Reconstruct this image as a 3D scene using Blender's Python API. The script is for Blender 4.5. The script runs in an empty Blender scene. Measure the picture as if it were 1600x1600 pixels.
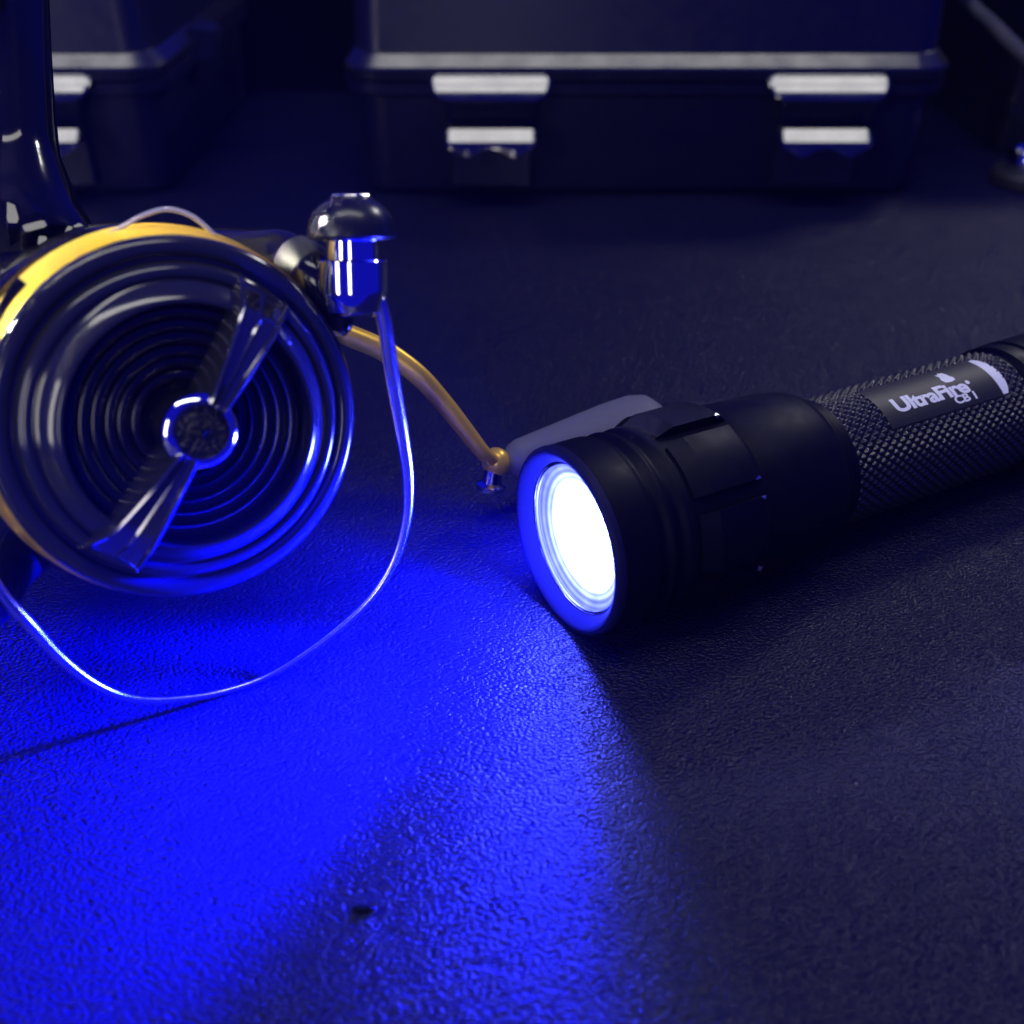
import bpy, math, random
from mathutils import Vector, Matrix
random.seed(7)
MM = 0.001
R = math.radians
sc = bpy.context.scene

# ------------------------------------------------------------------ camera
H, TH, FPX = 150.0, R(34.0), 1716.0
cam_d = bpy.data.cameras.new('camera')
cam_d.sensor_width = 36.0
cam_d.lens = 36.0 * FPX / 1600.0
cam_d.clip_start, cam_d.clip_end = 0.005, 20.0
cam_d.dof.use_dof = True
cam_d.dof.focus_distance = 0.236
cam_d.dof.aperture_fstop = cam_d.lens / 3.0
cam = bpy.data.objects.new('camera', cam_d)
sc.collection.objects.link(cam)
cam.location = (0, 0, H * MM)
cam.rotation_euler = (R(90) - TH, 0, 0)
sc.camera = cam

# ------------------------------------------------------------------ light
world = bpy.data.worlds.new('World'); sc.world = world; world.use_nodes = True
bgn = world.node_tree.nodes['Background']
bgn.inputs['Color'].default_value = (0.006, 0.006, 0.5, 1)
bgn.inputs['Strength'].default_value = .8


def area_lamp(name, loc, target, sx, sy, power, col):
    l = bpy.data.lights.new(name, 'AREA'); l.shape = 'RECTANGLE'; l.size = sx; l.size_y = sy
    l.energy = power; l.color = col
    o = bpy.data.objects.new(name, l); sc.collection.objects.link(o)
    o.location = loc
    d = Vector(target) - Vector(loc)
    o.rotation_euler = d.to_track_quat('-Z', 'Y').to_euler()
    return o


area_lamp('ceiling_light', (-0.10, 0.10, 2.00), (-0.10, 0.10, 0.0), 2.00, 0.32, 12.0, (1.0, 0.98, 0.90))
area_lamp('right_light', (0.52, 0.80, 0.62), (0.08, 0.2, 0.0), 0.14, 0.09, 1.7, (1.0, 0.98, 0.92))
side = area_lamp('side_light', (-0.92, 0.27, 0.60), (-0.065, 0.185, 0.085), 0.07, 0.06, 0.056, (1.0, 0.95, 0.80))
side.data.spread = R(4.2)      # unseen light on the reel, spread cut narrow to spare the leather
area_lamp('roller_streak_light', (-0.65, -0.40, 0.32), (-0.05, 0.2, 0.05), 0.14, 0.50, 1.3, (1.0, 0.95, 0.82))  # unseen lamp added to put white streaks on the chrome roller
area_lamp('rear_streak_light', (-0.10, -0.70, 0.34), (-0.05, 0.2, 0.05), 0.10, 0.30, 0.8, (1.0, 0.95, 0.84))  # unseen lamp added behind the camera for roller and ring highlights

sc.view_settings.view_transform = 'Standard'
sc.view_settings.look = 'None'
sc.view_settings.exposure = 0.0
sc.view_settings.gamma = 1.0
sc.view_settings.use_curve_mapping = False
sc.render.engine = 'CYCLES'
sc.cycles.use_denoising = True
sc.cycles.denoiser = 'OPENIMAGEDENOISE'
sc.cycles.denoising_input_passes = 'RGB_ALBEDO_NORMAL'
sc.cycles.denoising_prefilter = 'ACCURATE'
sc.cycles.max_bounces = 6
sc.cycles.use_adaptive_sampling = True
sc.cycles.adaptive_threshold = 0.02
sc.cycles.sample_clamp_indirect = 12.0
sc.cycles.caustics_reflective = False
sc.cycles.caustics_refractive = False

# ------------------------------------------------------------------ pixel -> place helpers (millimetres)
CF = Vector((0, math.cos(TH), -math.sin(TH))); CU = Vector((0, math.sin(TH), math.cos(TH))); CR = Vector((1, 0, 0))
CAM = Vector((0, 0, H))


def ray(x, y): return CF + CR * ((x - 800) / FPX) - CU * ((y - 800) / FPX)
def ground(x, y, z=0.0):
    v = ray(x, y); return CAM + v * ((z - H) / v.z)
def atdepth(x, y, d): return CAM + ray(x, y) * d
def onplane(x, y, p, n):
    v = ray(x, y); return CAM + v * ((p - CAM).dot(n) / v.dot(n))


# ------------------------------------------------------------------ mesh helpers
class MB:
    def __init__(s): s.v = []; s.f = []; s.m = []
    def add(s, vs, fs, mi=0):
        o = len(s.v); s.v += [Vector(p) for p in vs]
        s.f += [[i + o for i in f] for f in fs]; s.m += [mi] * len(fs)
        return o

    def lathe(s, prof, M=Matrix(), segs=96, caps=(False, False), mi=0, wob=None):
        vs = []; n = len(prof)
        for k in range(segs):
            t = 2 * math.pi * k / segs
            for (a, r) in prof: vs.append(M @ Vector((r * math.cos(t), r * math.sin(t), a)))
        fs = []
        for k in range(segs):
            k2 = (k + 1) % segs
            for j in range(n - 1): fs.append([k * n + j, k2 * n + j, k2 * n + j + 1, k * n + j + 1])
        if caps[0]: fs.append([k * n for k in range(segs)][::-1])
        if caps[1]: fs.append([k * n + n - 1 for k in range(segs)])
        s.add(vs, fs, mi); return s

    def tube(s, pts, rad, segs=16, ell=1.0, ref=None, caps=True):
        pts = [Vector(p) for p in pts]; n = len(pts)
        if not isinstance(rad, (list, tuple)): rad = [rad] * n
        up = Vector(ref) if ref else Vector((0, 0, 1)); vs = []
        t0 = (pts[1] - pts[0]).normalized()
        a = up - t0 * up.dot(t0)
        if a.length < 1e-4: a = Vector((1, 0, 0)) - t0 * t0.x
        a.normalize()
        for i in range(n):
            t = (pts[min(i + 1, n - 1)] - pts[max(i - 1, 0)]).normalized()
            a = (a - t * a.dot(t)).normalized(); b = t.cross(a)
            for k in range(segs):
                q = 2 * math.pi * k / segs
                vs.append(pts[i] + a * (math.cos(q) * rad[i]) + b * (math.sin(q) * rad[i] * ell))
        fs = []
        for i in range(n - 1):
            for k in range(segs):
                k2 = (k + 1) % segs
                fs.append([i * segs + k, i * segs + k2, (i + 1) * segs + k2, (i + 1) * segs + k])
        if caps: fs += [[k for k in range(segs)][::-1], [(n - 1) * segs + k for k in range(segs)]]
        s.add(vs, fs); return s

    def loft(s, rings, caps=True, mi=0):
        n = len(rings[0]); vs = [p for r in rings for p in r]; fs = []
        for i in range(len(rings) - 1):
            for k in range(n):
                k2 = (k + 1) % n
                fs.append([i * n + k, i * n + k2, (i + 1) * n + k2, (i + 1) * n + k])
        if caps: fs += [list(range(n))[::-1], [(len(rings) - 1) * n + k for k in range(n)]]
        s.add(vs, fs, mi); return s

    def build(s, name, mat, parent=None, loc=Vector((0, 0, 0)), sharp=30, M=None):
        me = bpy.data.meshes.new(name)
        vs = [((M @ p) if M else p) - loc for p in s.v]
        me.from_pydata([tuple(p * MM) for p in vs], [], s.f)
        mats = mat if isinstance(mat, (list, tuple)) else [mat]
        for m in mats: me.materials.append(m)
        if len(mats) > 1: me.polygons.foreach_set('material_index', s.m)
        me.validate()
        import bmesh
        bm = bmesh.new(); bm.from_mesh(me)
        bmesh.ops.recalc_face_normals(bm, faces=bm.faces); bm.to_mesh(me); bm.free()
        me.polygons.foreach_set('use_smooth', [True] * len(me.polygons))
        me.set_sharp_from_angle(angle=R(sharp))
        o = bpy.data.objects.new(name, me); sc.collection.objects.link(o)
        if parent: o.parent = parent
        return o


def rrect(x0, x1, y0, y1, z, r, k=6):
    out = []
    for cx, cy, a0 in ((x1 - r, y1 - r, 0), (x0 + r, y1 - r, 90), (x0 + r, y0 + r, 180), (x1 - r, y0 + r, 270)):
        for i in range(k + 1):
            a = R(a0 + 90 * i / k); out.append(Vector((cx + r * math.cos(a), cy + r * math.sin(a), z)))
    return out


def smooth_path(P, n=12):
    P = [Vector(p) for p in P]; out = []
    for i in range(len(P) - 1):
        p0 = P[max(i - 1, 0)]; p1 = P[i]; p2 = P[i + 1]; p3 = P[min(i + 2, len(P) - 1)]
        for k in range(n):
            t = k / n
            out.append(0.5 * ((2 * p1) + (p2 - p0) * t + (2 * p0 - 5 * p1 + 4 * p2 - p3) * t * t + (3 * p1 - p0 - 3 * p2 + p3) * t ** 3))
    out.append(P[-1]); return out


def lerp_list(vals, n):
    out = []
    for i in range(len(vals) - 1):
        for k in range(n): out.append(vals[i] + (vals[i + 1] - vals[i]) * k / n)
    return out + [vals[-1]]


def empty(name, loc, label, cat, group=None):
    o = bpy.data.objects.new(name, None); sc.collection.objects.link(o)
    o.location = Vector(loc) * MM; o.empty_display_size = 0.01
    o['label'] = label; o['category'] = cat
    if group: o['group'] = group
    return o


def frame(origin, ex, ey, ez):
    M = Matrix.Identity(4)
    for i, a in enumerate((ex, ey, ez)):
        for j in range(3): M[j][i] = a[j]
    for j in range(3): M[j][3] = origin[j]
    return M


def axis_frame(o, d):
    d = Vector(d).normalized(); a = Vector((0, 0, 1)) if abs(d.z) < .9 else Vector((0, 1, 0))
    ex = a.cross(d).normalized(); ey = d.cross(ex); return frame(o, ex, ey, d)


# ------------------------------------------------------------------ materials
def material(name, base, rough=.4, metal=0.0, spec=.5, bump=0.0, bscale=800.0, rvar=0.0, coat=0.0, aniso=0.0, dust=0.0, dscale=600.):
    m = bpy.data.materials.new(name); m.use_nodes = True
    nt = m.node_tree; b = nt.nodes['Principled BSDF']
    b.inputs['Base Color'].default_value = (*base, 1); b.inputs['Roughness'].default_value = rough
    b.inputs['Metallic'].default_value = metal; b.inputs['Specular IOR Level'].default_value = spec
    b.inputs['Coat Weight'].default_value = coat; b.inputs['Coat Roughness'].default_value = .045
    tc = nt.nodes.new('ShaderNodeTexCoord')
    if bump or rvar:
        n = nt.nodes.new('ShaderNodeTexNoise'); n.inputs['Scale'].default_value = bscale
        n.inputs['Detail'].default_value = 4; nt.links.new(tc.outputs['Object'], n.inputs['Vector'])
    if bump:
        bp = nt.nodes.new('ShaderNodeBump'); bp.inputs['Strength'].default_value = bump; bp.inputs['Distance'].default_value = .0002
        nt.links.new(n.outputs['Fac'], bp.inputs['Height']); nt.links.new(bp.outputs['Normal'], b.inputs['Normal'])
    if rvar:
        n2 = nt.nodes.new('ShaderNodeTexNoise'); n2.inputs['Scale'].default_value = bscale * .12
        n2.inputs['Detail'].default_value = 5; nt.links.new(tc.outputs['Object'], n2.inputs['Vector'])
        mr = nt.nodes.new('ShaderNodeMapRange'); mr.inputs['From Min'].default_value = .3; mr.inputs['From Max'].default_value = .7
        mr.inputs['To Min'].default_value = max(.02, rough - rvar); mr.inputs['To Max'].default_value = rough + rvar
        nt.links.new(n2.outputs['Fac'], mr.inputs['Value']); nt.links.new(mr.outputs['Result'], b.inputs['Roughness'])
    if dust:
        v = nt.nodes.new('ShaderNodeTexVoronoi'); v.inputs['Scale'].default_value = dscale
        nt.links.new(tc.outputs['Object'], v.inputs['Vector'])
        wn = nt.nodes.new('ShaderNodeSeparateColor'); nt.links.new(v.outputs['Color'], wn.inputs['Color'])
        th = nt.nodes.new('ShaderNodeMath'); th.operation = 'MULTIPLY'; th.inputs[1].default_value = dust
        nt.links.new(wn.outputs['Red'], th.inputs[0])
        # a speck only in cells whose random value is high: radius = (rand-.9)*k
        sb = nt.nodes.new('ShaderNodeMath'); sb.operation = 'SUBTRACT'; sb.inputs[1].default_value = dust * .93
        nt.links.new(th.outputs[0], sb.inputs[0])
        lt = nt.nodes.new('ShaderNodeMath'); lt.operation = 'LESS_THAN'
        nt.links.new(v.outputs['Distance'], lt.inputs[0]); nt.links.new(sb.outputs[0], lt.inputs[1])
        mx = nt.nodes.new('ShaderNodeMix'); mx.data_type = 'RGBA'
        mx.inputs['A'].default_value = (*base, 1); mx.inputs['B'].default_value = (.32, .32, .36, 1)
        nt.links.new(lt.outputs[0], mx.inputs['Factor']); nt.links.new(mx.outputs['Result'], b.inputs['Base Color'])
    return m


def leather_material():
    m = bpy.data.materials.new('black_leather'); m.use_nodes = True
    nt = m.node_tree; L = nt.links; b = nt.nodes['Principled BSDF']; N = nt.nodes.new
    tc = N('ShaderNodeTexCoord')
    # slightly warped, stretched grain
    nz = N('ShaderNodeTexNoise'); nz.inputs['Scale'].default_value = 160; nz.inputs['Detail'].default_value = 3
    L.new(tc.outputs['Object'], nz.inputs['Vector'])
    mp = N('ShaderNodeMapping'); mp.inputs['Rotation'].default_value = (0, 0, R(35)); mp.inputs['Scale'].default_value = (1.0, 1.45, 1.0)
    L.new(tc.outputs['Object'], mp.inputs['Vector'])
    wa = N('ShaderNodeVectorMath'); wa.operation = 'SCALE'; wa.inputs['Scale'].default_value = .0014
    L.new(nz.outputs['Color'], wa.inputs[0])
    ad = N('ShaderNodeVectorMath'); ad.operation = 'ADD'; L.new(mp.outputs['Vector'], ad.inputs[0]); L.new(wa.outputs['Vector'], ad.inputs[1])
    vo = N('ShaderNodeTexVoronoi'); vo.feature = 'SMOOTH_F1'; vo.inputs['Scale'].default_value = 1280; vo.inputs['Smoothness'].default_value = .25
    L.new(ad.outputs['Vector'], vo.inputs['Vector'])
    fn = N('ShaderNodeTexNoise'); fn.inputs['Scale'].default_value = 3000; fn.inputs['Detail'].default_value = 3
    L.new(tc.outputs['Object'], fn.inputs['Vector'])
    sq = N('ShaderNodeMath'); sq.operation = 'MULTIPLY'; L.new(vo.outputs['Distance'], sq.inputs[0]); L.new(vo.outputs['Distance'], sq.inputs[1])
    m1 = N('ShaderNodeMath'); m1.operation = 'MULTIPLY'; m1.inputs[1].default_value = -1.0; L.new(sq.outputs[0], m1.inputs[0])
    m2 = N('ShaderNodeMath'); m2.operation = 'MULTIPLY_ADD'; m2.inputs[1].default_value = .10
    L.new(fn.outputs['Fac'], m2.inputs[0]); L.new(m1.outputs[0], m2.inputs[2])
    bp = N('ShaderNodeBump'); bp.inputs['Strength'].default_value = 1.0; bp.inputs['Distance'].default_value = .00034
    L.new(m2.outputs[0], bp.inputs['Height'])
    big = N('ShaderNodeTexNoise'); big.inputs['Scale'].default_value = 26; big.inputs['Detail'].default_value = 3
    L.new(tc.outputs['Object'], big.inputs['Vector'])
    bp2 = N('ShaderNodeBump'); bp2.inputs['Strength'].default_value = .5; bp2.inputs['Distance'].default_value = .0012
    L.new(big.outputs['Fac'], bp2.inputs['Height']); L.new(bp2.outputs['Normal'], bp.inputs['Normal'])
    L.new(bp.outputs['Normal'], b.inputs['Normal'])
    mr = N('ShaderNodeMapRange'); mr.inputs['From Min'].default_value = .3; mr.inputs['From Max'].default_value = .7
    mr.inputs['To Min'].default_value = .36; mr.inputs['To Max'].default_value = .52
    L.new(big.outputs['Fac'], mr.inputs['Value']); L.new(mr.outputs['Result'], b.inputs['Roughness'])
    # dust specks
    v2 = N('ShaderNodeTexVoronoi'); v2.inputs['Scale'].default_value = 130; L.new(tc.outputs['Object'], v2.inputs['Vector'])
    s2 = N('ShaderNodeSeparateColor'); L.new(v2.outputs['Color'], s2.inputs['Color'])
    r2 = N('ShaderNodeMath'); r2.operation = 'MULTIPLY_ADD'; r2.inputs[1].default_value = .3; r2.inputs[2].default_value = -.262
    L.new(s2.outputs['Red'], r2.inputs[0])
    lt = N('ShaderNodeMath'); lt.operation = 'LESS_THAN'; L.new(v2.outputs['Distance'], lt.inputs[0]); L.new(r2.outputs[0], lt.inputs[1])
    v3 = N('ShaderNodeTexVoronoi'); v3.inputs['Scale'].default_value = 260; L.new(tc.outputs['Object'], v3.inputs['Vector'])
    s3 = N('ShaderNodeSeparateColor'); L.new(v3.outputs['Color'], s3.inputs['Color'])
    r3 = N('ShaderNodeMath'); r3.operation = 'MULTIPLY_ADD'; r3.inputs[1].default_value = .55; r3.inputs[2].default_value = -.505
    L.new(s3.outputs['Green'], r3.inputs[0])
    lt3 = N('ShaderNodeMath'); lt3.operation = 'LESS_THAN'; L.new(v3.outputs['Distance'], lt3.inputs[0]); L.new(r3.outputs[0], lt3.inputs[1])
    mxx = N('ShaderNodeMath'); mxx.operation = 'MAXIMUM'; L.new(lt.outputs[0], mxx.inputs[0]); L.new(lt3.outputs[0], mxx.inputs[1]); lt = mxx
    mx = N('ShaderNodeMix'); mx.data_type = 'RGBA'; mx.inputs['A'].default_value = (.0064, .0066, .038, 1); mx.inputs['B'].default_value = (.25, .25, .28, 1)  # blue cast of the light mixed into the black leather's base colour
    L.new(lt.outputs[0], mx.inputs['Factor']); L.new(mx.outputs['Result'], b.inputs['Base Color'])
    b.inputs['Specular IOR Level'].default_value = .12
    b.inputs['Coat Weight'].default_value = .20; b.inputs['Coat Roughness'].default_value = .10
    L.new(bp.outputs['Normal'], b.inputs['Coat Normal'])
    return m


def emission_disc_material():
    # the lit optic: strongest in the middle, weaker and structured at its edge
    m = bpy.data.materials.new('lit_blue_optic'); m.use_nodes = True
    nt = m.node_tree; L = nt.links; N = nt.nodes.new
    nt.nodes.remove(nt.nodes['Principled BSDF'])
    em = N('ShaderNodeEmission'); em.inputs['Color'].default_value = (.07, .092, 1, 1)
    at = N('ShaderNodeTexCoord')
    nz = N('ShaderNodeTexNoise'); nz.inputs['Scale'].default_value = 170; L.new(at.outputs['Object'], nz.inputs['Vector'])
    va = N('ShaderNodeAttribute'); va.attribute_name = 'rad'
    mr = N('ShaderNodeMapRange')
    mr.inputs['From Min'].default_value = .42; mr.inputs['From Max'].default_value = .90
    mr.inputs['To Min'].default_value = 6.3; mr.inputs['To Max'].default_value = 1.9
    L.new(va.outputs['Fac'], mr.inputs['Value'])
    mu = N('ShaderNodeMath'); mu.operation = 'MULTIPLY'
    ma = N('ShaderNodeMath'); ma.operation = 'MULTIPLY_ADD'; ma.inputs[1].default_value = 1.4; ma.inputs[2].default_value = .3
    ex = N('ShaderNodeMath'); ex.operation = 'EXPONENT'; L.new(mr.outputs['Result'], ex.inputs[0])
    L.new(nz.outputs['Fac'], ma.inputs[0]); L.new(ex.outputs[0], mu.inputs[0]); L.new(ma.outputs[0], mu.inputs[1])
    rs = N('ShaderNodeMath'); rs.operation = 'MULTIPLY'; rs.inputs[1].default_value = 70; L.new(va.outputs['Fac'], rs.inputs[0])
    sn = N('ShaderNodeMath'); sn.operation = 'SINE'; L.new(rs.outputs[0], sn.inputs[0])
    sm = N('ShaderNodeMath'); sm.operation = 'MULTIPLY_ADD'; sm.inputs[1].default_value = .3; sm.inputs[2].default_value = .8; L.new(sn.outputs[0], sm.inputs[0])
    m3 = N('ShaderNodeMath'); m3.operation = 'MULTIPLY'; L.new(mu.outputs[0], m3.inputs[0]); L.new(sm.outputs[0], m3.inputs[1])
    L.new(m3.outputs[0], em.inputs['Strength']); L.new(em.outputs[0], nt.nodes['Material Output'].inputs['Surface'])
    return m


def clear_glass_material():
    m = bpy.data.materials.new('clear_glass'); m.use_nodes = True
    nt = m.node_tree; L = nt.links; N = nt.nodes.new
    nt.nodes.remove(nt.nodes['Principled BSDF'])
    tr = N('ShaderNodeBsdfTransparent'); gl = N('ShaderNodeBsdfGlossy'); gl.inputs['Roughness'].default_value = .03
    fr = N('ShaderNodeFresnel'); fr.inputs['IOR'].default_value = 1.45
    mi = N('ShaderNodeMixShader'); L.new(fr.outputs[0], mi.inputs[0]); L.new(tr.outputs[0], mi.inputs[1]); L.new(gl.outputs[0], mi.inputs[2])
    L.new(mi.outputs[0], nt.nodes['Material Output'].inputs['Surface'])
    return m


def braid_material():
    m = material('braided_sleeve', (.09, .09, .1), .7)
    nt = m.node_tree; L = nt.links; N = nt.nodes.new; b = nt.nodes['Principled BSDF']
    tc = N('ShaderNodeTexCoord'); ck = N('ShaderNodeTexVoronoi'); ck.inputs['Scale'].default_value = 900
    L.new(tc.outputs['Object'], ck.inputs['Vector'])
    bp = N('ShaderNodeBump'); bp.inputs['Distance'].default_value = .0006; L.new(ck.outputs['Distance'], bp.inputs['Height'])
    L.new(bp.outputs['Normal'], b.inputs['Normal']); return m


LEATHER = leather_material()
ANOD = material('black_anodised_aluminium', (.003, .003, .013), .48, 0, .12, .12, 2500, .06)
ANODF = material('black_anodised_knurl', (.013, .013, .015), .30, 0, .6, .1, 3000, .05)
BEZEL = material('blue_glow_bezel', (.010, .010, .055), .5, 0, .12, .15, 2500, .06)  # anodised black with the lens's blue glow put into its colour
BARE = material('bare_worn_aluminium', (.75, .75, .78), .35, 1)
LABELM = material('satin_black_label', (.011, .011, .014), .5, 0, .4, .05, 2500)
WHITEP = material('white_print', (.90, .92, .89), .5)
GLOSS = material('gloss_black_plastic', (.008, .008, .009), .11, 0, .5, .05, 300, .05, dust=.55, dscale=420)
SATIN = material('satin_black_plastic', (.012, .012, .014), .27, 0, .5, .08, 900, .06)
RINGM = material('polished_black_metal_rings', (.006, .006, .008), .22, 0, .6, .03, 900, .04)
CAPM = material('semi_gloss_black_cap', (.012, .012, .018), .27, 0, .6, .03, 600, .05)
HUBM = material('worn_rough_black', (.02, .02, .023), .42, 0, .5, 1.0, 500, .1)
STEMM = material('wavy_gloss_black_plastic', (.006, .006, .007), .10, 0, .5, .6, 60, .04, dust=.55, dscale=300)
FACEM = material('polished_dark_metal', (.024, .024, .028), .13, 0, .8, .03, 700, .04, dust=.4, dscale=260)
FINM = material('smoked_chrome_plastic', (.2, .195, .22), .08, .9, .6, .04, 300, .05, dust=.5, dscale=300)
RUBBER = material('matt_black_rubber', (.02, .02, .023), .5, 0, .4, .2, 900)
GOLD = material('gold_anodised_metal', (1.0, .62, .04), .36, .5, .5, .06, 600, .07)
CHROME = material('polished_chrome', (.86, .86, .88), .07, 1, .5, 0, 400, .03)
STEEL = material('polished_steel_wire', (.8, .8, .84), .24, 1, .5, .02, 600)
CASEM = material('moulded_black_plastic', (.009, .009, .036), .33, 0, .5, .15, 1600, .05)  # case black, with the scene's blue cast put into it
RIMM = material('satin_black_rim', (.012, .012, .026), .24, 0, .8, .05, 900, .04)
LATCHM = material('smooth_black_latch_plastic', (.012, .012, .03), .16, 0, .9, .05, 900, .04, coat=.9)
KNOBM = material('grey_rubber_grip', (.16, .16, .19), .6, 0, .4, .1, 900)
WALLM = material('black_backdrop', (.004, .004, .005), .9, 0, .1)
LINEM = material('pale_nylon_line', (.7, .7, .72), .3)
BRAID = braid_material()
OPTIC = emission_disc_material()
GLASS = clear_glass_material()
REFL = material('mirror_reflector', (.85, .87, .9), .12, 1)

# ------------------------------------------------------------------ setting
mb = MB(); mb.add([(-900, -150, 0), (900, -150, 0), (900, 646, 0), (-900, 646, 0)], [[0, 1, 2, 3]])
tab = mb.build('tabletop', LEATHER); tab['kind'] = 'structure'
mb = MB(); mb.loft([rrect(-900, 900, 650, 680, z, 4, 2) for z in (-5, 100)])
wl = mb.build('back_wall', WALLM); wl['kind'] = 'structure'

# ------------------------------------------------------------------ flashlight
PHI, TAU, HR = R(29.5), R(1.6), 20.0
FC = ground(879, 848, HR)
fd = Vector((math.cos(PHI) * math.cos(TAU), math.sin(PHI) * math.cos(TAU), -math.sin(TAU)))
fa = fd.cross(Vector((0, 0, 1))).normalized()       # towards the camera side
fb = fa.cross(fd).normalized()                      # up
# local frame: x = side towards camera, y = up, z = along axis to the tail
FM = frame(FC, fa, fb, fd)
froot_loc = Vector((FC.x, FC.y, 0))
fl = empty('flashlight', froot_loc, 'black aluminium flashlight with knurled grip and white logo, shining a bright blue beam', 'flashlight')


def fbuild(mb, name, mat, parent=None, sharp=30):
    return mb.build(name, mat, parent or fl, froot_loc, sharp, FM)


def fpt(s, ang, r):      # ang 0 = up, positive towards camera
    return Vector((r * math.sin(ang), r * math.cos(ang), s))


mb = MB().lathe([(4.0, 16.6), (2.6, 17.2), (2.2, 19.6), (2.25, 19.95), (9.4, 20.0), (10.2, 19.75), (10.9, 19.2), (11.7, 19.0), (12.5, 19.2), (13.2, 19.75), (13.7, 19.9), (14.2, 19.75),
                 (14.9, 19.2), (15.7, 19.0), (16.5, 19.2), (17.2, 19.75), (17.8, 19.9), (19.2, 19.9), (19.6, 19.4), (37.5, 19.4), (38.2, 19.8),
                 (54, 19.3), (59.5, 18.6), (61.2, 18.0), (61.9, 17.0), (62.0, 15.0)], segs=160)
head = fbuild(mb, 'head', ANOD, sharp=40)
mb = MB().lathe([(8.5, 16.2), (3.2, 16.2), (2.9, 16.3), (2.4, 16.4), (0.8, 17.9), (.2, 18.4), (0, 18.9), (.2, 19.5), (.7, 19.9), (1.4, 20), (2.1, 20), (2.2, 19.6)], segs=160)
fbuild(mb, 'bezel', BEZEL, head, sharp=40)
# pads milled round the head, each with a chamfered front, some corners chipped to bare metal
for i in range(8):
    a0 = R(-14 + 45 * i); wa = R(17.6); K = 8
    mb = MB(); rows = [(20.0, 19.3), (20.2, 20.0), (23.8, 21.5), (23.9, 21.55), (35.2, 21.55), (35.6, 21.4), (37.6, 19.7), (37.8, 19.3)]
    vs = []
    for (s, r) in rows:
        for k in range(K + 1):
            t = -wa + 2 * wa * k / K
            vs.append(fpt(s, a0 + t, r))
    fs = []; n = K + 1
    wear = []
    for j in range(len(rows) - 1):
        for k in range(K):
            fs.append([j * n + k, j * n + k + 1, (j + 1) * n + k + 1, (j + 1) * n + k])
            chip = False
            wear.append(1 if chip else 0)
    o = mb.add(vs, fs); mb.m = wear
    # side walls down to the valley
    for k in (0, K):
        t = a0 - wa + 2 * wa * k / K
        top = [j * n + k for j in range(len(rows))]
        lo = mb.add([fpt(s, t, 19.2) for (s, r) in rows], [])
        for j in range(len(rows) - 1):
            mb.f.append([top[j], top[j + 1], lo + j + 1, lo + j]); mb.m.append(0)
    # chipped rear corners
    for k in (0, K):
        if (i + k) % 3 != 1:
            t = a0 - wa + 2 * wa * k / K; sg = 1 if k == 0 else -1
            p = [fpt(35.7, t - sg * .004, 21.5), fpt(35.3, t - sg * .004, 20.7), fpt(34.6 - random.random() * .6, t - sg * .003, 21.62), fpt(35.3, t + sg * .028, 21.68), fpt(36.3, t + sg * .006, 20.9)]
            mb.add(p, [[0, 1, 2], [0, 2, 3], [0, 3, 4], [0, 4, 1]], 1)
    fbuild(mb, 'cooling_fin', [ANOD, BARE], head, 24)

# optic, reflector rim and glass
mb = MB(); segs, rings = 96, 48; vs = [Vector((0, 0, 6.5))]; rad = [0.0]
for j in range(1, rings + 1):
    rr = 15.9 * j / rings
    for k in range(segs):
        t = 2 * math.pi * k / segs; vs.append(Vector((rr * math.cos(t), rr * math.sin(t), 6.5 - 2.6 * (j / rings) ** 2))); rad.append(j / rings)
fs = [[0, 1 + k, 1 + (k + 1) % segs] for k in range(segs)]
for j in range(rings - 1):
    for k in range(segs):
        k2 = (k + 1) % segs; a = 1 + j * segs; fs.append([a + k, a + k2, a + segs + k2, a + segs + k])
mb.add(vs, fs); op = fbuild(mb, 'led_optic', OPTIC, head)
at = op.data.attributes.new('rad', 'FLOAT', 'POINT'); at.data.foreach_set('value', rad)
op['label'] = 'glowing white blue optic'
mb = MB().lathe([(4.0, 16.15), (3.6, 15.4), (3.2, 15.3), (2.9, 15.5), (2.85, 16.28)], segs=96)
fbuild(mb, 'lens_ring', REFL, head)
mb = MB().lathe([(3.3, 15.9), (2.75, 15.95), (2.7, 0.02)], segs=72)
fbuild(mb, 'lens', GLASS, head)

# grip tube
TR = 15.2
mb = MB().lathe([(60, 14), (60.0, 16.3), (63.6, 16.3), (64.0, 16.0), (64.05, 15.6), (66.6, 15.6), (67.0, 15.0), (67.2, 14.4)], segs=128)
fbuild(mb, 'collar', ANOD, sharp=35)
LAB = dict(s0=0, s1=0, a0=0, a1=0)


def solve_sa(px, py, r):       # station and angle on the tube seen at a pixel
    v = ray(px, py); best = None
    for i in range(1200):
        a = R(-40 + i * .13)
        for it in (0,):
            # point on generator line closest to the pixel ray
            p0 = FC + fa * (r * math.sin(a)) + fb * (r * math.cos(a)); d = fd
            w = p0 - CAM; vv = v.normalized(); b_ = d.dot(vv); D = 1 - b_ * b_
            s = (b_ * vv.dot(w) - d.dot(w)) / D
            q = p0 + d * s; dist = (q - CAM - vv * (q - CAM).dot(vv)).length
            nrm = (fa * math.sin(a) + fb * math.cos(a))
            if nrm.dot(CAM - q) > 0 and (best is None or dist < best[0]): best = (dist, s, a)
    return best[1], best[2]


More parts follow.
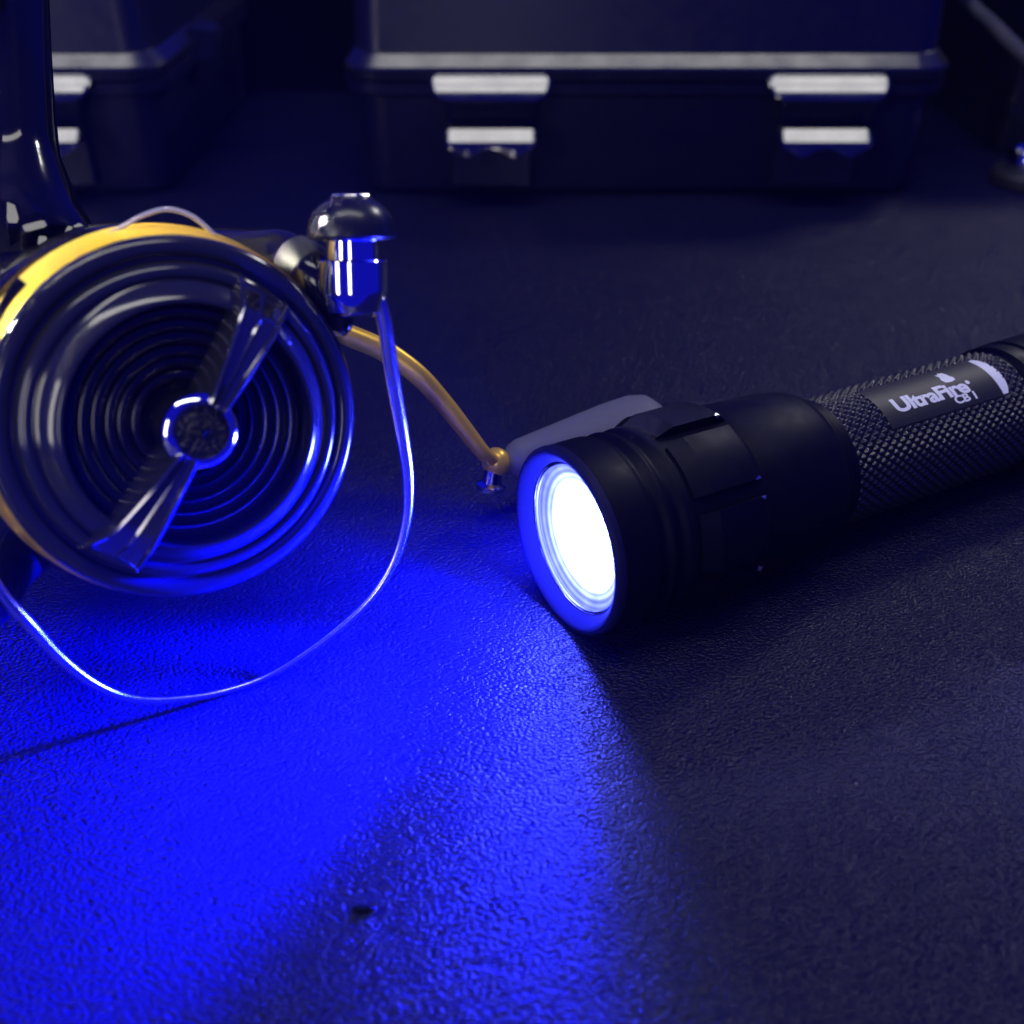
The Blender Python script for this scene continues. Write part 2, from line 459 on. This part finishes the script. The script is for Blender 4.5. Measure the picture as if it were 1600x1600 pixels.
c_tl, c_bl, c_br, c_tr = [solve_sa(*p, TR) for p in ((1337, 612), (1396, 671), (1565, 618), (1512, 562))]
LS0 = (c_tl[0] + c_bl[0]) / 2; LS1 = (c_br[0] + c_tr[0]) / 2
LA0 = (c_tl[1] + c_tr[1]) / 2; LA1 = (c_bl[1] + c_br[1]) / 2
print('LABEL', LS0, LS1, math.degrees(LA0), math.degrees(LA1))
S0, S1 = 66.8, max(112.0, LS1 + 9)
nA = 480; nS = int((S1 - S0) / .2)
teeth = 44                      # helix starts round the grip
vs = []; fs = []


def tri(x): x = x - math.floor(x); return 1 - abs(2 * x - 1)


pitch = 2 * math.pi * TR / teeth
for j in range(nS + 1):
    s = S0 + (S1 - S0) * j / nS
    for k in range(nA):
        a = 2 * math.pi * k / nA
        aa = a if a < math.pi else a - 2 * math.pi
        u = aa * teeth / (2 * math.pi); w = s / (pitch * 1.25)
        h = min(tri(u + w), tri(u - w)); h = min(h * 1.5, 1.0) * .62 - .46
        if LS0 - .25 < s < LS1 + 2.6 + .2 and LA0 - .02 < aa < LA1 + .02: h = -.42
        e = min(1, (s - S0) / .8, (S1 - s) / .8)
        vs.append(fpt(s, aa, TR + h * max(e, .0) - (1 - max(e, 0)) * .5))
for j in range(nS):
    for k in range(nA):
        k2 = (k + 1) % nA; fs.append([j * nA + k, j * nA + k2, (j + 1) * nA + k2, (j + 1) * nA + k])
mb = MB(); mb.add(vs, fs); grip = fbuild(mb, 'knurled_grip', ANODF, sharp=50)


def patch(s0, s1, a0, a1, r, cut=None, nK=24, nJ=6):
    mb = MB(); vs = []; fs = []
    for lay, rr in enumerate((r, r - .3)):
        for j in range(nJ + 1):
            for k in range(nK + 1):
                a = a0 + (a1 - a0) * k / nK
                e1 = s1 if cut is None else s0 + (s1 - s0) * cut(k / nK)
                vs.append(fpt(s0 + (e1 - s0) * j / nJ, a, rr))
    n = nK + 1; off = (nJ + 1) * n
    for j in range(nJ):
        for k in range(nK):
            q = [j * n + k, j * n + k + 1, (j + 1) * n + k + 1, (j + 1) * n + k]
            fs.append(q); fs.append([i + off for i in q][::-1])
    bd = [k for k in range(n)] + [j * n + nK for j in range(1, nJ + 1)] + [nJ * n + k for k in range(nK - 1, -1, -1)] + [j * n for j in range(nJ - 1, 0, -1)]
    for i in range(len(bd)):
        a, b = bd[i], bd[(i + 1) % len(bd)]; fs.append([a, b, b + off, a + off])
    mb.add(vs, fs); return mb


lab = fbuild(patch(LS0, LS1, LA0, LA1, TR - .12), 'label_plate', LABELM)
fbuild(patch(LS1 + .15, LS1 + 3.4, LA0 + .03, LA1 - .02, TR - .1, lambda t: .5 + .5 * math.sin(math.pi * min(1, max(0, t * 1.05 - .02))) ** .6), 'white_stripe', WHITEP, lab)


def text_on_tube(body, s_start, length, a_base, height, name, bold=.036):
    cu = bpy.data.curves.new(name, 'FONT'); cu.body = body; cu.size = 1.0; cu.offset = bold; cu.resolution_u = 6
    cu.space_character = .93
    ob = bpy.data.objects.new(name, cu); sc.collection.objects.link(ob)
    dg = bpy.context.evaluated_depsgraph_get(); me = bpy.data.meshes.new_from_object(ob.evaluated_get(dg))
    bpy.data.objects.remove(ob); bpy.data.curves.remove(cu)
    import bmesh
    bm = bmesh.new(); bm.from_mesh(me); bmesh.ops.triangulate(bm, faces=bm.faces)
    for it in range(3):
        le = [e for e in bm.edges if e.calc_length() > .1]
        if le: bmesh.ops.subdivide_edges(bm, edges=le, cuts=1); bmesh.ops.triangulate(bm, faces=bm.faces)
    xs = [v.co.x for v in bm.verts]; x0, x1 = min(xs), max(xs); ys = [v.co.y for v in bm.verts]; y1 = max(ys)
    k = length / (x1 - x0); ky = height / y1
    vs = [fpt(s_start + (v.co.x - x0) * k, a_base - v.co.y * ky / TR, TR - .06) for v in bm.verts]
    bm.verts.index_update()
    fs = [[v.index for v in f.verts] for f in bm.faces]
    bm.free(); bpy.data.meshes.remove(me)
    mb = MB(); mb.add(vs, fs); return fbuild(mb, name, WHITEP, lab)


tb0 = solve_sa(1407, 641, TR); tb1 = solve_sa(1517, 607, TR)
abase = (tb0[1] + tb1[1]) / 2 + .03
tlen = tb1[0] - tb0[0]
ttop = solve_sa(1394, 622, TR)
th_ = (abase - ttop[1]) * TR
print('TEXT', tb0, tb1, ttop, tlen, th_)
text_on_tube('UltraFire', tb0[0] - .8, tlen + .6, abase, th_ * .95, 'lettering')
t2 = solve_sa(1494, 628, TR); t3 = solve_sa(1528, 621, TR)
text_on_tube('CB 1', t2[0], t3[0] - t2[0], (t2[1] + t3[1]) / 2 + .02, th_ * .5, 'model_lettering', .035)
# flame mark above the last letters, and the small round registered mark
sE = tb1[0]
fo = [(-4.6, 0), (-5.0, 1.0), (-4.5, 1.9), (-4.9, 3.0), (-4.0, 2.7), (-3.6, 3.4), (-2.9, 3.0), (-2.4, 3.2), (-1.9, 2.3), (-1.6, 1.4), (-1.1, .9), (-1.3, .1), (-2.6, -.15), (-3.6, -.15)]
atop = abase - th_ * 1.02 / TR
mb = MB(); vs = [fpt(sE + x - .4, atop - y * 1.15 / TR, TR - .06) for x, y in fo]; c = fpt(sE - 3.3, atop - 1.0 / TR, TR - .055)
mb.add(vs + [c], [[i, (i + 1) % len(vs), len(vs)] for i in range(len(vs))]); fbuild(mb, 'flame_emblem', WHITEP, lab)
mb = MB(); vs = [fpt(sE + .6 + .62 * math.cos(q), abase - (th_ * .62 + .62 * math.sin(q)) / TR, TR - .06) for q in [i * math.pi / 8 for i in range(16)]]
mb.add(vs, [list(range(16))]); fbuild(mb, 'registered_mark', WHITEP, lab)

E0 = S1
mb = MB().lathe([(E0 - .2, 13.5), (E0 - .2, 14.6), (E0 + 1.2, 14.7), (E0 + 1.6, 15.2), (E0 + 2.0, 16.0), (E0 + 5.5, 16.3), (E0 + 6, 15.7), (E0 + 7.5, 15.7), (E0 + 8, 16.3), (E0 + 22, 16.3), (E0 + 24, 15.4), (E0 + 24.5, 14.0), (E0 + 24.5, 8)], segs=96)
tail = fbuild(mb, 'tail_cap', ANOD, sharp=35)
mb = MB().lathe([(E0 + 24.0, 8.2), (E0 + 25.5, 7.6), (E0 + 26.2, 5), (E0 + 26.4, .05)], segs=48)
fbuild(mb, 'switch_button', RUBBER, tail)


def spot(name, s, size_deg, blend, power, rad):
    l = bpy.data.lights.new(name, 'SPOT'); l.energy = power; l.color = (.0004, .0014, 1.0)
    l.spot_size = R(size_deg); l.spot_blend = blend; l.shadow_soft_size = rad * MM
    o = bpy.data.objects.new(name, l); sc.collection.objects.link(o)
    o.location = (FC + fd * s) * MM; o.rotation_euler = (-fd).to_track_quat('-Z', 'Y').to_euler()
    return o


spot('flashlight_beam', 2.0, 70, .60, 42.0, 4.0)
spot('flashlight_spill', 1.8, 138, .3, 3.0, 2.5)

# ------------------------------------------------------------------ fishing reel
RC = atdepth(291, 661, 187.5)
rn = Vector((.505, -.813, .290)).normalized()
rx = Vector((0, 0, 1)).cross(rn).normalized(); ry = rn.cross(rx)
RM = frame(RC, rx, ry, rn)
rloc = Vector((RC.x - 25, RC.y + 55, 0))
reel = empty('fishing_reel', rloc, 'glossy black spinning fishing reel with gold spool lip and gold handle, standing on black leather', 'fishing reel')


def rbuild(mb, name, mat, parent=None, sharp=30, local=True):
    return mb.build(name, mat, parent or reel, rloc, sharp, RM if local else None)


# spool
mb = MB().lathe([(-16, 27), (-15, 31.6), (-13.8, 32.8), (-12.4, 33.1), (-8, 32.5), (-3.6, 31.7), (-2.5, 31.2), (-2.2, 29)], segs=160)
spool_lip = rbuild(mb, 'spool_lip', GOLD); spool_lip['label'] = 'gold metal lip of the spool'
mb = MB().lathe([(-16, 27), (-17, 26.2), (-26, 26.2), (-27, 27)], segs=96)
rbuild(mb, 'wound_line', LINEM)
mb = MB().lathe([(-26, 26), (-26.5, 32.5), (-28, 33), (-40, 33.5), (-42, 33), (-44, 26)], segs=96)
rbuild(mb, 'spool_skirt', GLOSS)
prof = [(-2.6, 31.25), (-1.2, 31.15), (-.3, 30.6), (.1, 29.8), (.2, 28.4), (-.3, 27.9), (-.9, 27.7), (-.9, 27.2), (.6, 26.8), (1.5, 26.3), (1.9, 25.4), (1.7, 24.7),
        (1.2, 24.5), (1.3, 24.1), (2.6, 23.3), (3.8, 22.2), (4.5, 21.3), (4.7, 20.9), (4.6, 20.5), (4.1, 20.3)]
mb = MB().lathe(prof, segs=192); face = rbuild(mb, 'drag_knob', FACEM, sharp=50)
# stepped funnel inside the knob
prof = [(4.1, 20.3)]
for i in range(6):
    rc_, ac_ = 18.9 - 2.15 * i - .05 * i * (i % 2), .6 - .5 * i
    for q in (0, 18, 36, 54, 72, 90, 110, 130, 150, 170): prof.append((ac_ + .5 * math.sin(R(q)), rc_ + .98 * math.cos(R(q))))
prof += [(-2.2, 6.4), (-2.4, 5.0)]
mb = MB().lathe(prof, segs=160); rbuild(mb, 'stepped_recess', RINGM, face, sharp=40)
mb = MB().lathe([(-6, 5.6), (6.8, 5.6), (7.5, 5.9), (8.2, 5.9)], segs=64); rbuild(mb, 'hub_post', SATIN, face)
mb = MB().lathe([(7.6, 5.9), (8.4, 6.3), (9.4, 6.25), (10.2, 5.7), (10.5, 5.1), (10.3, 4.5), (9.6, 4.2)], segs=96); rbuild(mb, 'hub_ring', CHROME, face)
mb = MB().lathe([(9.2, 4.45)] + [(9.4 + .1 * j, 4.3 - .43 * j) for j in range(10)] + [(10.2, .03)], segs=48)
for p in mb.v: p.z += (random.random() - .35) * .75 * (1 if p.xy.length < 4.1 else 0)
rbuild(mb, 'hub_cap', HUBM, face, sharp=15)
# two wedge fins across the knob
FA = R(46.0)
for sg in (1, -1):
    dx = Vector((math.cos(FA), math.sin(FA), 0)) * sg; dy = Vector((0, 0, 1)).cross(dx)
    mb = MB(); ringsv = []
    for (r, w, top) in ((4.3, 1.5, 10.0), (4.7, 1.7, 11.3), (5.6, 1.8, 11.6), (12, 2.5, 10.6), (18, 3.3, 9.0), (21.5, 3.8, 7.6), (22.6, 4.1, 6.3), (24.6, 4.7, 3.8), (26.0, 5.0, 2.3), (26.8, 5.1, .4)):
        base = -7.5 if r < 20 else -1.5
        g = .4
        cs = [(-w - .5, base), (-w - .15, top - 1.1), (-w, top - .35), (-w + .35, top), (-w + .65, top - .1), (-w + .9, top - g - .3), (-.35, top - g - .45), (0, top - g - .15), (.35, top - g - .45),
              (w - .9, top - g - .3), (w - .65, top - .1), (w - .35, top), (w, top - .35), (w + .15, top - 1.1), (w + .5, base)]
        ringsv.append([dx * r + dy * c + Vector((0, 0, z)) for c, z in cs])
    mb.loft(ringsv); rbuild(mb, 'knob_fin', FINM, face, sharp=28)
# small clip on the lip
mb = MB(); pc = [onplane(x, y, RC - rn * 7, rn) for x, y in ((4, 500), (12, 478), (26, 452), (36, 440))]
mb.tube(smooth_path(pc, 4), 1.2, 8); rbuild(mb, 'line_clip', GLOSS, spool_lip, local=False)

# rotor cup, body, stem
mb = MB().lathe([(-40, 20), (-40.5, 31), (-44, 33), (-54, 31), (-60, 24), (-61, 10)], segs=96)
rotor = rbuild(mb, 'rotor', GLOSS)
BC = RC - rn * 74; BC.z = 30.5
mb = MB(); nu, nv = 32, 20; vs = []; fs = []
for j in range(nv + 1):
    t = math.pi * j / nv
    for k in range(nu):
        p = 2 * math.pi * k / nu
        sgn = lambda q, e: math.copysign(abs(q) ** e, q)
        vs.append(BC + Vector((27 * sgn(math.sin(t) * math.cos(p), .8), 30 * sgn(math.sin(t) * math.sin(p), .8), 30.5 * sgn(math.cos(t), .85))))
for j in range(nv):
    for k in range(nu):
        k2 = (k + 1) % nu; fs.append([j * nu + k, j * nu + k2, (j + 1) * nu + k2, (j + 1) * nu + k])
mb.add(vs, fs); rbuild(mb, 'gear_housing', GLOSS, local=False, sharp=60)
st = [atdepth(x, y, d) for x, y, d in ((78, 470, 226), (62, 400, 226), (46, 330, 227), (36, 240, 228), (30, 150, 229), (26, 60, 230), (20, -60, 231), (12, -160, 232))]
mb = MB().tube(smooth_path(st, 6), lerp_list([15, 13.2, 10.2, 7.0, 6.7, 6.5, 6.6, 9], 6), 20, 1.25, ref=(1, 0, 0))
rbuild(mb, 'stem', STEMM, local=False, sharp=60)
# faceted gusset in front of the stem root
g = [(-40, 285, 207), (30, 292, 207), (56, 330, 204), (112, 352, 207), (150, 392, 212), (60, 440, 214), (-40, 440, 214)]
gp = [atdepth(*q) for q in g]; ctr = sum(gp, Vector()) / len(gp) - CF * 3
mb = MB(); k = len(gp); back = [p + CF * 14 for p in gp]; mid = [ctr + (p - ctr) * .62 - CF * 1.5 for p in gp]
mb.loft([back, gp, mid], caps=True); rbuild(mb, 'housing_gusset', STEMM, local=False, sharp=12)
for (px, py, d, w, h, tw) in ((54, 353, 202.5, 2.0, .8, 8), (127, 360, 208.5, .9, 1.6, 25), (66, 376, 202.8, .7, 1.0, -20), (104, 368, 205.5, .5, 2.2, -30), (86, 400, 206, 1.5, .6, 15), (20, 330, 205, 1.0, 2.6, -12)):  # plates added and tilted to catch the ceiling light as glints
    p = atdepth(px, py, d); nn_ = Vector((.25, -.54, .80)).normalized(); e1 = nn_.cross(Vector((0, 0, 1))).normalized(); e2 = nn_.cross(e1)
    c_, s_ = math.cos(R(tw)), math.sin(R(tw)); e1, e2 = e1 * c_ + e2 * s_, e2 * c_ - e1 * s_
    mb = MB(); mb.loft([[p + e1 * (sx * w * k) + e2 * (sy * h * k) - nn_ * z for sx, sy in ((-1, -.7), (-.7, -1), (.7, -1), (1, -.7), (1, .7), (.7, 1), (-.7, 1), (-1, .7))] for k, z in ((1.7, 6.0), (1.25, .7), (1.0, 0.0))])
    rbuild(mb, 'glint_facet', STEMM, local=False, sharp=20)
ft = st[-1]
mb = MB(); mb.loft([[Vector((ft.x, ft.y, ft.z)) + q for q in rrect(-w, w, -l, l, z, min(w, l) * .8, 5)] for (w, l, z) in ((7, 24, -2), (8.5, 33, 0), (8, 33, 2.5), (5, 30, 3.6))])
rbuild(mb, 'foot', GLOSS, local=False)

# bail arm with line roller
rd = (CU * .97 - CF * .24).normalized()
RP = atdepth(553, 455, 196.0)             # bottom of the chrome roller
k_ = 196.0 / FPX
LM = axis_frame(RP, rd)
mb = MB().lathe([(-4.4, .05), (-4.4, 3.6), (-3.6, 5.0), (-.5, 6.0), (0, 6.0)], LM, 48); br = rbuild(mb, 'roller_mount', CHROME, local=False)
mb = MB().lathe([(0, 5.6), (.05, 6.15), (5.2, 6.15), (5.5, 5.9), (5.55, 4.7), (8.6, 4.6), (8.7, 6.2), (9.1, 6.6), (9.6, 6.6)], LM, 64)
rbuild(mb, 'line_roller', CHROME, local=False)
mb = MB().lathe([(8.9, 5.5), (9.0, 7.5), (9.5, 7.85), (10.8, 7.75), (12.6, 7.2), (14.2, 6.1), (15.3, 4.7), (15.7, 3.9), (15.9, 3.7), (16.3, 3.5), (16.4, .05)], LM, 64)
cap = rbuild(mb, 'screw_cap', CAPM, local=False)
mb = MB()
for q in (0, 60, 120):
    e = Vector((math.cos(R(q)), math.sin(R(q)), 0)); f_ = Vector((-e.y, e.x, 0))
    mb.loft([[LM @ (e * sx * 3.2 + f_ * sy * .35 + Vector((0, 0, z))) for sx, sy in ((-1, -1), (1, -1), (1, 1), (-1, 1))] for z in (16.3, 16.65)])
rbuild(mb, 'screw_slot', CHROME, cap, local=False)
arm = [RC - rn * 46 + rx * 22 + ry * 22, atdepth(392, 408, 216), atdepth(446, 410, 207), atdepth(486, 436, 200), atdepth(515, 464, 198), atdepth(530, 490, 199), atdepth(527, 512, 200), atdepth(524, 520, 200)]
mb = MB().tube(smooth_path(arm, 8), lerp_list([7, 6.2, 6.1, 5.6, 4.2, 3.2, 2.6, 1.6], 8), 24, .8, ref=(0, 0, 1))
barm = rbuild(mb, 'rotor_arm', GLOSS, local=False, sharp=50)
mb = MB().tube([atdepth(466, 420, 203.4), atdepth(468, 421, 203), atdepth(479, 429, 201.2), atdepth(489, 438, 200), atdepth(491, 440, 199.8)], [5.4, 6.4, 6.3, 5.9, 5.0], 24, .85)
rbuild(mb, 'arm_band', RUBBER, barm, local=False)
larm = [RC - rn * 46 - rx * 22 - ry * 22, RC - rn * 30 - rx * 32 - ry * 24, RC - rn * 14 - rx * 37 - ry * 24, RC - rn * 5 - rx * 41 - ry * 20]
mb = MB().tube(smooth_path(larm, 8), lerp_list([7, 5.5, 5, 4.2], 8), 18, .8); rbuild(mb, 'rotor_arm', GLOSS, local=False, sharp=50)
# bail wire
CP = ground(330, 1092, .6)
Lp = RC - rn * 5 - rx * 41 - ry * 20
Wp = atdepth(592, 466, 195.0)
bnv = (Wp - CP).cross(Lp - CP).normalized()
bpx = [(600, 500), (612, 580), (627, 670), (637, 745), (634, 815), (612, 885), (570, 945), (500, 1005), (420, 1056), (340, 1083), (262, 1094), (205, 1091), (150, 1070), (96, 1030), (48, 978), (0, 924), (-50, 850)]
bp_ = [Wp] + [onplane(x, y, CP, bnv) for x, y in bpx] + [Lp]
br_ = [1.2, 1.35, 1.4, 1.35, 1.2, 1.0, .85, .78, .72, .66, .64, .68, .76, .86, .98, 1.05, 1.05, 1.1, 1.2]
mb = MB().tube(smooth_path(bp_, 6), lerp_list(br_, 6), 14)
zmin = min(p.z for p in mb.v); print('BAIL zmin', zmin)
rbuild(mb, 'bail_wire', STEEL, local=False, sharp=60)
# loose loop of line above the lip
lp = [onplane(x, y, RC - rn * 9, rn) for x, y in ((110, 398), (150, 377), (185, 358), (225, 336), (262, 327), (298, 337), (325, 358), (345, 380), (352, 400))]
mb = MB().tube(smooth_path(lp, 6), .42, 8); rbuild(mb, 'loose_line', LINEM, local=False, sharp=60)

# handle
ball = ground(775, 722, 14)
hp = [BC + Vector((20, 0, 14)), atdepth(500, 508, 243), atdepth(545, 524, 243), atdepth(600, 548, 244), atdepth(652, 585, 246), atdepth(695, 632, 249), atdepth(730, 676, 252), atdepth(757, 710, 255), ball]
mb = MB().tube(smooth_path(hp, 8), lerp_list([3.4, 2.8, 2.6, 2.6, 2.5, 2.3, 2.1, 1.9, 1.8], 8), 18, .85)
hnd = rbuild(mb, 'handle', GOLD, local=False, sharp=60); hnd['label'] = 'bent gold handle arm'
kend = ground(1005, 683, 11.0); kd = (kend - ball).normalized()
mb = MB().lathe([(-3.4 * math.cos(q), .02 + 3.5 * math.sin(q)) for q in [i * math.pi / 16 for i in range(17)]], axis_frame(ball, kd), 32)
rbuild(mb, 'end_ball', GOLD, hnd, local=False, sharp=60)
mb = MB().lathe([(0, 2.2), (3.5, 2.4), (4.2, 3.6), (5.4, 3.4), (6.5, 1.2)], axis_frame(ball + Vector((-.6, -1, -1)), (-.15, -.2, -1)), 24)
rbuild(mb, 'knob_rivet', CHROME, hnd, local=False)
kl = (kend - ball).length
mb = MB().lathe([(2.5, 1.8), (4, 3.6), (6, 4.6), (kl * .45, 7.2), (kl * .75, 9.8), (kl * .93, 10.9), (kl * 1.02, 10.6), (kl * 1.09, 8.6), (kl * 1.12, 5), (kl * 1.13, .05)], axis_frame(ball, kd), 40)
rbuild(mb, 'handle_knob', KNOBM, hnd, local=False, sharp=60)

# ------------------------------------------------------------------ hard cases
def hard_case(cx, y0, label):
    loc = Vector((cx, y0, 0)); root = empty('hard_case', loc, label, 'case', 'hard cases standing at the back of the table')
    D = 175.0

    def shell(layers, name, mat, parent=None, r=14, sharp=30):
        mb = MB(); mb.loft([rrect(-w, w, f, D - f, z, max(rr, 2), 8) for (w, f, z, rr) in layers])
        return mb.build(name, mat, parent or root, sharp=sharp)
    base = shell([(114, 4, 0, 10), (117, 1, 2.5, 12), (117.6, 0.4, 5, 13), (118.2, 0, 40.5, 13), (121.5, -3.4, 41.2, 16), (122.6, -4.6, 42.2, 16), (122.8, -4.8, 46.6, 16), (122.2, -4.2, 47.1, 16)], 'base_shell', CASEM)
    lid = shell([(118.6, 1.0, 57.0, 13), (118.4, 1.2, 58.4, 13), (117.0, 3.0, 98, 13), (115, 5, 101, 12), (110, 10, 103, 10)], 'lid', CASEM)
    shell([(122.0, -4.0, 47.4, 16), (123.2, -5.2, 47.9, 17), (123.4, -5.4, 51.6, 17), (122.9, -4.8, 52.7, 16.5), (118.9, -.4, 56.9, 13), (118.0, .8, 57.3, 12)], 'lid_rim', RIMM, lid, sharp=8)
    # latches on the front
    for lx in (-63.0, 71.5):
        mb = MB(); prof = [(50.2, -5.5, 23.0), (49.8, -5.9, 24.2), (48.8, -6.8, 24.7), (46.8, -9.2, 24.5), (44.9, -11.2, 23.6), (43.0, -12.8, 21.8), (41.9, -13.3, 20.2), (41.3, -13.0, 19.6), (40.6, -12.2, 19.2), (36.0, -10.6, 18.6), (33, -8.0, 18.0), (30.5, -7.0, 17.6)]
        rings = []
        for (z, y, w) in prof: rings.append([Vector((lx - w, -3.0, z)), Vector((lx - w, y + 1.9, z - .5)), Vector((lx - w + .6, y + .6, z - .2)), Vector((lx - w + 1.9, y, z)), Vector((lx + w - 1.9, y, z)), Vector((lx + w - .6, y + .6, z - .2)), Vector((lx + w, y + 1.9, z - .5)), Vector((lx + w, -3.0, z))])
        mb.loft(rings); lt = mb.build('latch', LATCHM, root, sharp=22)
        # finger tab with two lobes
        mb = MB(); K = 40; rows = [[], [], [], [], [], []]
        for k in range(K + 1):
            t = -1 + 2 * k / K; w = 18.2
            lobe = 3.0 * math.exp(-((abs(t) - .52) / .27) ** 2)
            ed = max(0, (abs(t) - .86) / .14) ** 2.2
            x = lx + t * w
            rows[0].append(Vector((x, -6.0, 31.4 - ed * .8)))
            rows[1].append(Vector((x, -12.6, 31.0 - ed * 1.0)))
            rows[2].append(Vector((x, -16.9, 26.9 + ed * .6)))
            zb = min(26.4, 24.6 - lobe + ed * 2.4)
            rows[3].append(Vector((x, -17.6 - .35 * lobe, (26.5 + zb) / 2)))
            rows[4].append(Vector((x, -17.9 - .45 * lobe, zb)))
            rows[5].append(Vector((x, -5, zb + .4)))
        n = K + 1; vs = [p for r in rows for p in r]; fs = []
        for j in range(5):
            for k in range(K): fs.append([j * n + k, j * n + k + 1, (j + 1) * n + k + 1, (j + 1) * n + k])
        mb.add(vs, fs); mb.build('finger_tab', LATCHM, lt, sharp=12)
        mb = MB(); mb.loft([[Vector((lx + sx * w, y, z)) for sx, y in ((-1, 1), (-1, -3.0), (-.94, -4.2), (.94, -4.2), (1, -3.0), (1, 1))] for (z, w) in ((6, 16.8), (24, 17.0), (40, 18.5))])
        mb.build('catch', LATCHM, root)
    # strap lug on the right side
    mb = MB(); mb.loft([[Vector((122, y, z)) for y, z in ((52, 43), (74, 43), (74, 57), (52, 57))], [Vector((131, y, z)) for y, z in ((55, 44), (71, 44), (71, 55), (55, 55))], [Vector((132, y, z)) for y, z in ((57, 46), (69, 46), (69, 53), (57, 53))]])
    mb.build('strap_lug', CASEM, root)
    return root


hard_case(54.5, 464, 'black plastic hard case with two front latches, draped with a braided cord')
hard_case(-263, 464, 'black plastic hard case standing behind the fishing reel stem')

# ------------------------------------------------------------------ things at the right
bx = empty('black_box', (280, 585, 0), 'plain dark black box standing behind the chrome knob', 'box')
mb = MB(); mb.loft([rrect(228, 334, 522, 650, z, 3, 3) for z in (0, 104)]); mb.build('box_body', SATIN, bx, Vector((280, 585, 0)))
mb = MB(); mb.loft([rrect(227, 335, 521, 651, z, 3.5, 3) for z in (104.6, 128)] + [rrect(230, 332, 524, 648, 130, 3, 3)]); mb.build('box_lid', SATIN, bx, Vector((280, 585, 0)))

kp = ground(1592, 296)
kn = empty('chrome_knob', kp + Vector((6, 9, 0)), 'small round chrome knob on a black rubber base, beside the black box', 'knob')
KM = Matrix.Translation(kp + Vector((6, 9, 0)))
mb = MB().lathe([(0, .1), (0, 14.5), (1, 15.2), (4.5, 15), (6.5, 13.4), (7, 9)], KM, 48); mb.build('rubber_base', RUBBER, kn, kp + Vector((6, 9, 0)))
mb = MB().lathe([(6.5, 9.4), (7.2, 9.8), (10, 10.2), (13, 9.6), (15.6, 7.6), (17.2, 4.4), (17.7, .05)], KM, 48); mb.build('dome', CHROME, kn, kp + Vector((6, 9, 0)))

cpts = [(70, 590, 106), (120, 560, 106), (158, 528, 106.5), (177, 512, 90), atdepth(1510, -2, 486), atdepth(1553, 40, 480), atdepth(1600, 86, 474), (268, 478, 12), (296, 482, 3.4), (345, 500, 3.2), (400, 540, 3.2)]
mb = MB().tube(smooth_path(cpts, 10), 3.1, 14)
co = mb.build('braided_cord', BRAID); co['label'] = 'grey braided cord hanging down in front of the black box'; co['category'] = 'cord'

# ------------------------------------------------------------------ small dark oval dome on the lit leather
cp = ground(567, 1421)
mb = MB(); vs = []; nn = 14
for j, (q, z) in enumerate(((1.0, 0.0), (.92, .25), (.5, .55))):
    for k in range(nn):
        t = 2 * math.pi * k / nn; jt = .8 + .2 * math.sin(3.1 * k + 1)
        vs.append(cp + Vector((2.1 * q * jt * math.cos(t), 1.1 * q * jt * math.sin(t), z + .02)))
fs = []
for j in range(2):
    for k in range(nn): fs.append([j * nn + k, j * nn + (k + 1) % nn, (j + 1) * nn + (k + 1) % nn, (j + 1) * nn + k])
fs.append([2 * nn + k for k in range(nn)]); fs.append([k for k in range(nn)][::-1])
mb.add(vs, fs); cr = mb.build('fleck', WALLM); cr['label'] = 'tiny black crumb lying alone on the blue lit leather'; cr['category'] = 'fleck'

# ------------------------------------------------------------------ blue volume added for the lens glare round the lamp
hm = bpy.data.materials.new('glare_volume'); hm.use_nodes = True
nt = hm.node_tree; nt.nodes.remove(nt.nodes['Principled BSDF'])
pv = nt.nodes.new('ShaderNodeVolumePrincipled'); pv.inputs['Color'].default_value = (.06, .08, 1, 1); pv.inputs['Density'].default_value = .028
nt.links.new(pv.outputs[0], nt.nodes['Material Output'].inputs['Volume'])
mb = MB(); mb.loft([[Vector((x, y, z)) for x, y in ((-1100, -200), (1100, -200), (1100, 720), (-1100, 720))] for z in (-30, 240)])
hz = mb.build('lens_glare', hm); hz['kind'] = 'stuff'
